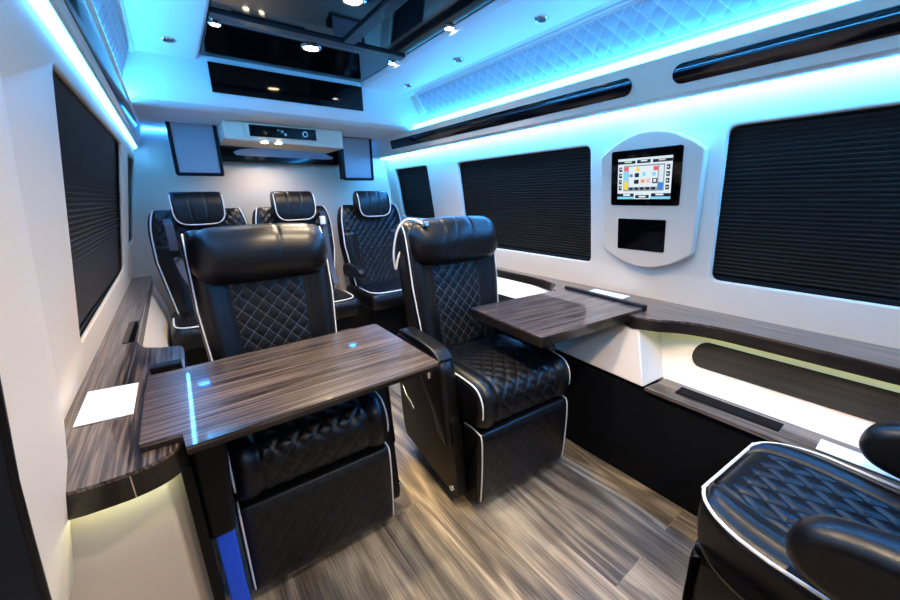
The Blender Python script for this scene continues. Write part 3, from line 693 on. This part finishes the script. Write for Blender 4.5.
def make_recliner(loc, rz, label, arms=(1, 1), roll=1, hx=0):
    root = empty('recliner', loc, rz, label=label, cat='seat', group='black quilted leather recliners')
    c = loft('seat_cushion', CUSH, .50, .035, [M_LEA, M_QLT], root, cush_disp, cush_mat, r2=.03)
    for s in (-1, 1):
        tube('piping', pipeline(CUSH, .16, .78, -.004, s*.240, .5), .0034, M_PIPE, root)
    l = loft('leg_rest', LEGR, .50, .022, [M_LEA, M_QLTR], root, leg_disp, lambda x, s, y, z, n: 1 if n.x < -.6 and abs(x) < .23 else 0, r2=.02)
    for s in (-1, 1):
        tube('piping', pipeline(LEGR, .14, .66, -.003, s*.241, .5), .0032, M_PIPE, root)
    b = loft('backrest', BACK, .515, .04, [M_LEA, M_QLTB], root, back_disp, back_mat, r2=.035, taper=lambda z: .90+.10*min(1, max(0, (z-.5)/.35)))
    tz = lambda z: .90+.10*min(1, max(0, (z-.5)/.35))
    for s in (-1, 1):
        tube('piping', [(p[0]*tz(p[2]), p[1], p[2]) for p in pipeline(BACK, .02, .44, -.002, s*.247, .5)], .0034, M_PIPE, root)
    loft('headrest', roll_prof(.208, 1.048, .085, .110), .49, .085, M_LEA, root, roll_disp(roll), r2=.075, x0=hx)
    for k, s in enumerate((-1, 1)):
        if not arms[k]: continue
        x = s*.288
        arm = [(.27, .52), (.27, .60), (.20, .645), (.02, .655), (-.10, .645), (-.155, .60), (-.175, .50), (-.19, .38), (-.20, .28), (-.12, .30), (-.05, .42), (.05, .50)]
        loft('armrest', arm, .076, .026, M_LEA, root, None, dx=.02, step=.015, x0=x, r2=.02)
        pad = [(.20, .648), (.20, .664), (.02, .672), (-.10, .662), (-.145, .63), (-.13, .615), (-.08, .64)]
        loft('armrest_pad', pad, .072, .012, M_LEA, root, None, dx=.02, step=.012, x0=x, r2=.008)
        prof = [(-.185, .05), (-.245, .07), (-.235, .20), (-.19, .40), (-.05, .45), (.22, .50), (.27, .42), (.24, .12), (.15, .08)]
        P = catmull(prof, True, .03)
        prism('side_panel', P, lambda a, b: (x-s*.025, a, b), lambda a, b: (x+s*.018, a, b), M_PLAST, root, bev=.005)
        lathe('bolt', [(.004, -.012), (.012, -.010), (.014, .0), (.012, .012), (.004, .014)], M_CHROME, root, 14, Matrix.Translation((x+s*.022, -.215, .095)) @ Matrix.Rotation(PI/2, 4, 'Y'))
        lv = tube('recline_lever', [(x+s*.030, .10, .30), (x+s*.034, .13, .33), (x+s*.034, .17, .34), (x+s*.034, .20, .38)], .008, M_CHROME, root)
    box('base', (-.235, -.19, .012), (.235, .25, .376), M_PLAST, root, bev=.01)
    for s in (-1, 1): box('floor_rail', (s*.20-.02, -.20, 0), (s*.20+.02, .30, .013), M_CHROME, root, bev=.002)
    return root
r1 = make_recliner((.252, 1.37, 0), math.radians(-1.5), 'black recliner with white piping behind the large folding table', arms=(0, 1), roll=1)
r2 = make_recliner((1.054, 1.19, 0), math.radians(-3.5), 'black recliner with white piping beside the small right wall table', arms=(1, 1), roll=2, hx=-.004)
g = [(-.245, .29, 1.02), (-.262, .30, .98), (-.275, .31, .92), (-.285, .30, 1.0), (-.27, .28, 1.10), (-.24, .26, 1.145), (-.215, .215, 1.15), (-.20, .17, 1.135)]
def cm3(P, k=6):
    out = []; P = [Vector(p) for p in P]
    for i in range(len(P)-1):
        p0, p1, p2, p3 = P[max(i-1, 0)], P[i], P[i+1], P[min(i+2, len(P)-1)]
        for j in range(k):
            t = j/k; out.append(.5*((2*p1)+(p2-p0)*t+(2*p0-5*p1+4*p2-p3)*t*t+(3*p1-p0-3*p2+p3)*t**3))
    return out+[P[-1]]
gn = tube('reading_light_stalk', cm3(g), .005, M_PIPE, r2); tag(gn, 'thin pale curved reading light stalk')
lathe('reading_light_head', [(.004, -.014), (.010, -.012), (.012, .010), (.009, .016)], M_CHROME, r2, 14, Matrix.Translation((-.195, .155, 1.128)) @ Matrix.Rotation(1.1, 4, 'X'))

# foreground seat, facing the rear: wide quilted cushion with two arms
CUSH3 = [(-.15, .33), (-.30, .345), (-.345, .40), (-.352, .455), (-.335, .488), (-.29, .502), (-.12, .497), (.10, .485), (.26, .48), (.30, .42), (.25, .345), (.05, .33)]
def make_front(loc, rz, label):
    root = empty('captain_seat', loc, rz, label=label, cat='seat')
    def dsp(x, s, y, z, n):
        ax = abs(x); k = max(0, n.y); d = 0
        if ax < .155 and y > -.30: d += quilt(x, y, .062, .095, .0058, .10)*k*min(1, (.155-ax)/.012)*min(1, (y+.30)/.015)
        d += .012*math.exp(-((ax-.20)/.03)**2)*k-.006*math.exp(-((ax-.158)/.007)**2)*k-.005*math.exp(-((ax-.235)/.006)**2)*k
        return d
    def wid(y): # plan outline: rounded front corners
        return 1
    c = loft('seat_cushion', CUSH3, .55, .05, [M_LEA], root, dsp, None, r2=.03, dx=.004, step=.004)
    # round the front corners in plan
    for v in c.data.vertices:
        t = min(1, max(0, (-.17-v.co.y)/.18))
        if t > 0: v.co.x *= 1-.48*(1-math.sqrt(1-t*t))
    pts = []
    for i in range(13): pts.append((-.268, .22-.39*i/12, .488))
    for i in range(1, 9):
        t = math.sin(PI/2*i/9); pts.append((-.268*(1-.48*(1-math.sqrt(1-t*t))), -.17-.176*t, .490))
    hx = -pts[-1][0]
    for i in range(9): pts.append((-hx+2*hx*i/8, -.346, .490))
    pts += [(-p[0], p[1], p[2]) for p in pts[:21][::-1]]
    tube('piping', pts, .0045, M_PIPE, root)
    bk = [(y+.03, z) for y, z in BACK]
    loft('backrest', bk, .50, .04, [M_LEA, M_QLTB], root, back_disp, back_mat, r2=.035, dx=.012, step=.012)
    loft('headrest', roll_prof(.245, 1.05, .088, .112), .50, .075, M_LEA, root, roll_disp(1), r2=.07, dx=.015, step=.015)
    for s in (-1, 1):
        x = s*.275
        arm = [(.25, .57), (.24, .65), (.10, .685), (-.04, .68), (-.125, .65), (-.155, .595), (-.14, .545), (-.08, .52), (.05, .52), (.20, .54)]
        loft('armrest', arm, .095, .040, M_LEA, root, None, dx=.02, step=.012, x0=x, r2=.036)
        box('armrest_post', (x-.02, .14, .36), (x+.02, .22, .54), M_PLAST, root, bev=.006)
    sk = [(-.28, .05), (-.315, .10), (-.325, .32), (-.27, .35), (.22, .35), (.24, .05)]
    loft('seat_skirt', sk, .46, .05, M_LEA, root, None, dx=.03, step=.02, r2=.03)
    box('base', (-.20, -.20, 0), (.20, .2, .06), M_PLAST, root, bev=.006)
    return root
make_front((1.148, -.110, 0), math.radians(180-4), 'black quilted seat with white piping in the right foreground corner')

# rear bench seats
RC = [(-.20, .36), (-.30, .37), (-.33, .42), (-.325, .475), (-.29, .505), (-.15, .51), (.10, .50), (.25, .49), (.28, .43), (.22, .36)]
RB = [(.12, .46), (.135, .60), (.155, .75), (.175, .90), (.195, 1.05), (.215, 1.145), (.25, 1.185), (.29, 1.17), (.305, 1.08), (.29, .9), (.27, .7), (.255, .5), (.22, .45)]
def rb_taper(z):
    a = 1-.11*min(1, max(0, (z-.98)/.20))**2.5
    return a*(.80+.20*min(1, max(0, (z-.45)/.40)))
def rear_disp(x, s, y, z, n):
    ax = abs(x); k = max(0, -n.x); d = .016*math.exp(-((ax-.22)/.05)**2)*k*(1 if z < .95 else .4)
    d -= .005*math.exp(-((ax-.165)/.008)**2)*k*(1 if z < .95 else 0)
    w = .165 if z < .95 else .27
    if ax < w: d += quilt(x, s, .06, .07, .005)*k*min(1, (w-ax)/.012)
    return d
def make_rear():
    root = empty('bench_seat', (0, 0, 0), cat='seat', group='black rear bench seats')
    loft('seat_cushion', RC, .56, .05, [M_LEA, M_QLTR], root, lambda x, s, y, z, n: quilt(x, s, .06, .07, .004)*max(0, n.y)*(1 if abs(x) < .18 else 0), None, dx=.009, step=.009, r2=.035)
    for q in (0,):
        P = []
        for i in range(33):
            t = i/32; a = PI*t; P.append((-.262*math.copysign(abs(math.cos(a))**.35, math.cos(a)), -.02-.285*abs(math.sin(a))**.35, .508))
        tube('piping', P, .005, M_PIPE, root)
    loft('backrest', RB, .60, .045, [M_LEA, M_QLTR], root, rear_disp, lambda x, s, y, z, n: 1 if n.x < -.4 and abs(x) < (.162 if z < .95 else .25) else 0, dx=.008, step=.008, r2=.04, taper=rb_taper)
    for s in (-1, 1):
        P = [(p[0]*rb_taper(p[2]), p[1], p[2]) for p in pipeline(RB, .02, .46, .0, s*.284, .57)]
        tube('piping', P, .005, M_PIPE, root)
    HP = [(.125, 1.08), (.115, 1.12), (.125, 1.22), (.155, 1.285), (.20, 1.302), (.245, 1.28), (.26, 1.22), (.25, 1.16), (.20, 1.12), (.16, 1.085)]
    def hd(x, s, y, z, n): return -.006*(math.exp(-((abs(x)-.045)/.004)**2))*max(0, -n.x+n.y*.5)
    h = loft('headrest', HP, .30, .025, M_LEA, root, hd, None, dx=.007, step=.008, r2=.02)
    for v in h.data.vertices:                          # rounded lower corners of the flap
        k = max(0, (1.17-v.co.z)/.09); v.co.x *= 1-.30*min(1, k)**2
    P = []
    for i in range(25):
        a = PI*i/24; zz = 1.20-.112*abs(math.sin(a))**.7; k = max(0, (1.17-zz)/.09)
        P.append((-.146*math.copysign(abs(math.cos(a))**.45, math.cos(a))*1.0, .113+(.0 if zz > 1.1 else .006), zz))
    P = [(-.146, .150, 1.283), (-.147, .124, 1.24)]+P+[(.147, .124, 1.24), (.146, .150, 1.283)]
    tube('headrest_piping', P, .0045, M_PIPE, root)
    box('base', (-.24, -.24, 0), (.24, .26, .365), M_PLAST, root, bev=.01)
    return root
proto = make_rear()
info = [(.145, 'black rear seat at the left wall with a blue grey seat belt'), (.765, 'middle black rear seat, partly hidden behind the left recliner'), (1.425, 'right black rear seat, showing fully beside its armrest')]
rears = [proto]+[copy_tree(proto) for _ in info[1:]]
for o, (x, lb) in zip(rears, info): o.location = (x, 2.90, 0); o['label'] = lb
# seat belts and inner armrest
def belt(root, x, pts, w=.045):
    b = ribbon('seat_belt', cm3(pts), w, .003, M_BELT, root); tag(b, 'grey blue webbing belt'); return b
belt(rears[0], 0, [(-.185, .175, 1.13), (-.18, .10, 1.10), (-.178, .085, 1.0), (-.175, .09, .90), (-.14, .04, .75), (-.07, -.02, .62), (-.02, -.08, .53)])
bk = box('belt_buckle', (-.205, .065, .885), (-.145, .085, .935), M_PLAST, rears[0], bev=.004); box('buckle_tongue', (-.19, .060, .872), (-.16, .072, .890), M_CHROME, bk, bev=.002)
belt(rears[1], 0, [(.215, .20, 1.14), (.205, .12, 1.10), (.20, .10, 1.0), (.205, .09, .85), (.215, .08, .70), (.22, .02, .56)], .04)
bk = box('belt_buckle', (.165, .08, 1.045), (.205, .105, 1.11), M_PIPE, rears[1], bev=.006); tag(bk, 'pale belt buckle')
for rr, x in ((rears[2], -.30),):
    arm = [(.14, .60), (.15, .69), (.05, .715), (-.14, .71), (-.20, .675), (-.19, .63), (-.05, .61)]
    loft('armrest', arm, .06, .022, M_LEA, rr, None, dx=.02, step=.015, x0=x, r2=.02)

# ------------------------------------------------------------------ light and camera
w = bpy.data.worlds.new('world'); bpy.context.scene.world = w; w.use_nodes = True
w.node_tree.nodes['Background'].inputs['Color'].default_value = (.02, .02, .025, 1); w.node_tree.nodes['Background'].inputs['Strength'].default_value = .3
R = ((0.80354166, 0.17475081, -0.56901929), (-0.5950716, 0.21252557, -0.77506301), (-0.01451174, 0.96140264, 0.27476239))
cd = bpy.data.cameras.new('camera'); cam = bpy.data.objects.new('camera', cd); C.objects.link(cam)
mw = Matrix([list(r) for r in R]).to_4x4(); mw.translation = Vector((0, 0, EYE)); cam.matrix_world = mw
cd.sensor_width = 36; cd.lens = 36*364.69/900; cd.clip_start = .02
sc = bpy.context.scene; sc.camera = cam
sc.view_settings.view_transform = 'Standard'; sc.view_settings.look = 'None'; sc.view_settings.gamma = 1; sc.view_settings.exposure = 0.25
sc.view_settings.use_curve_mapping = False
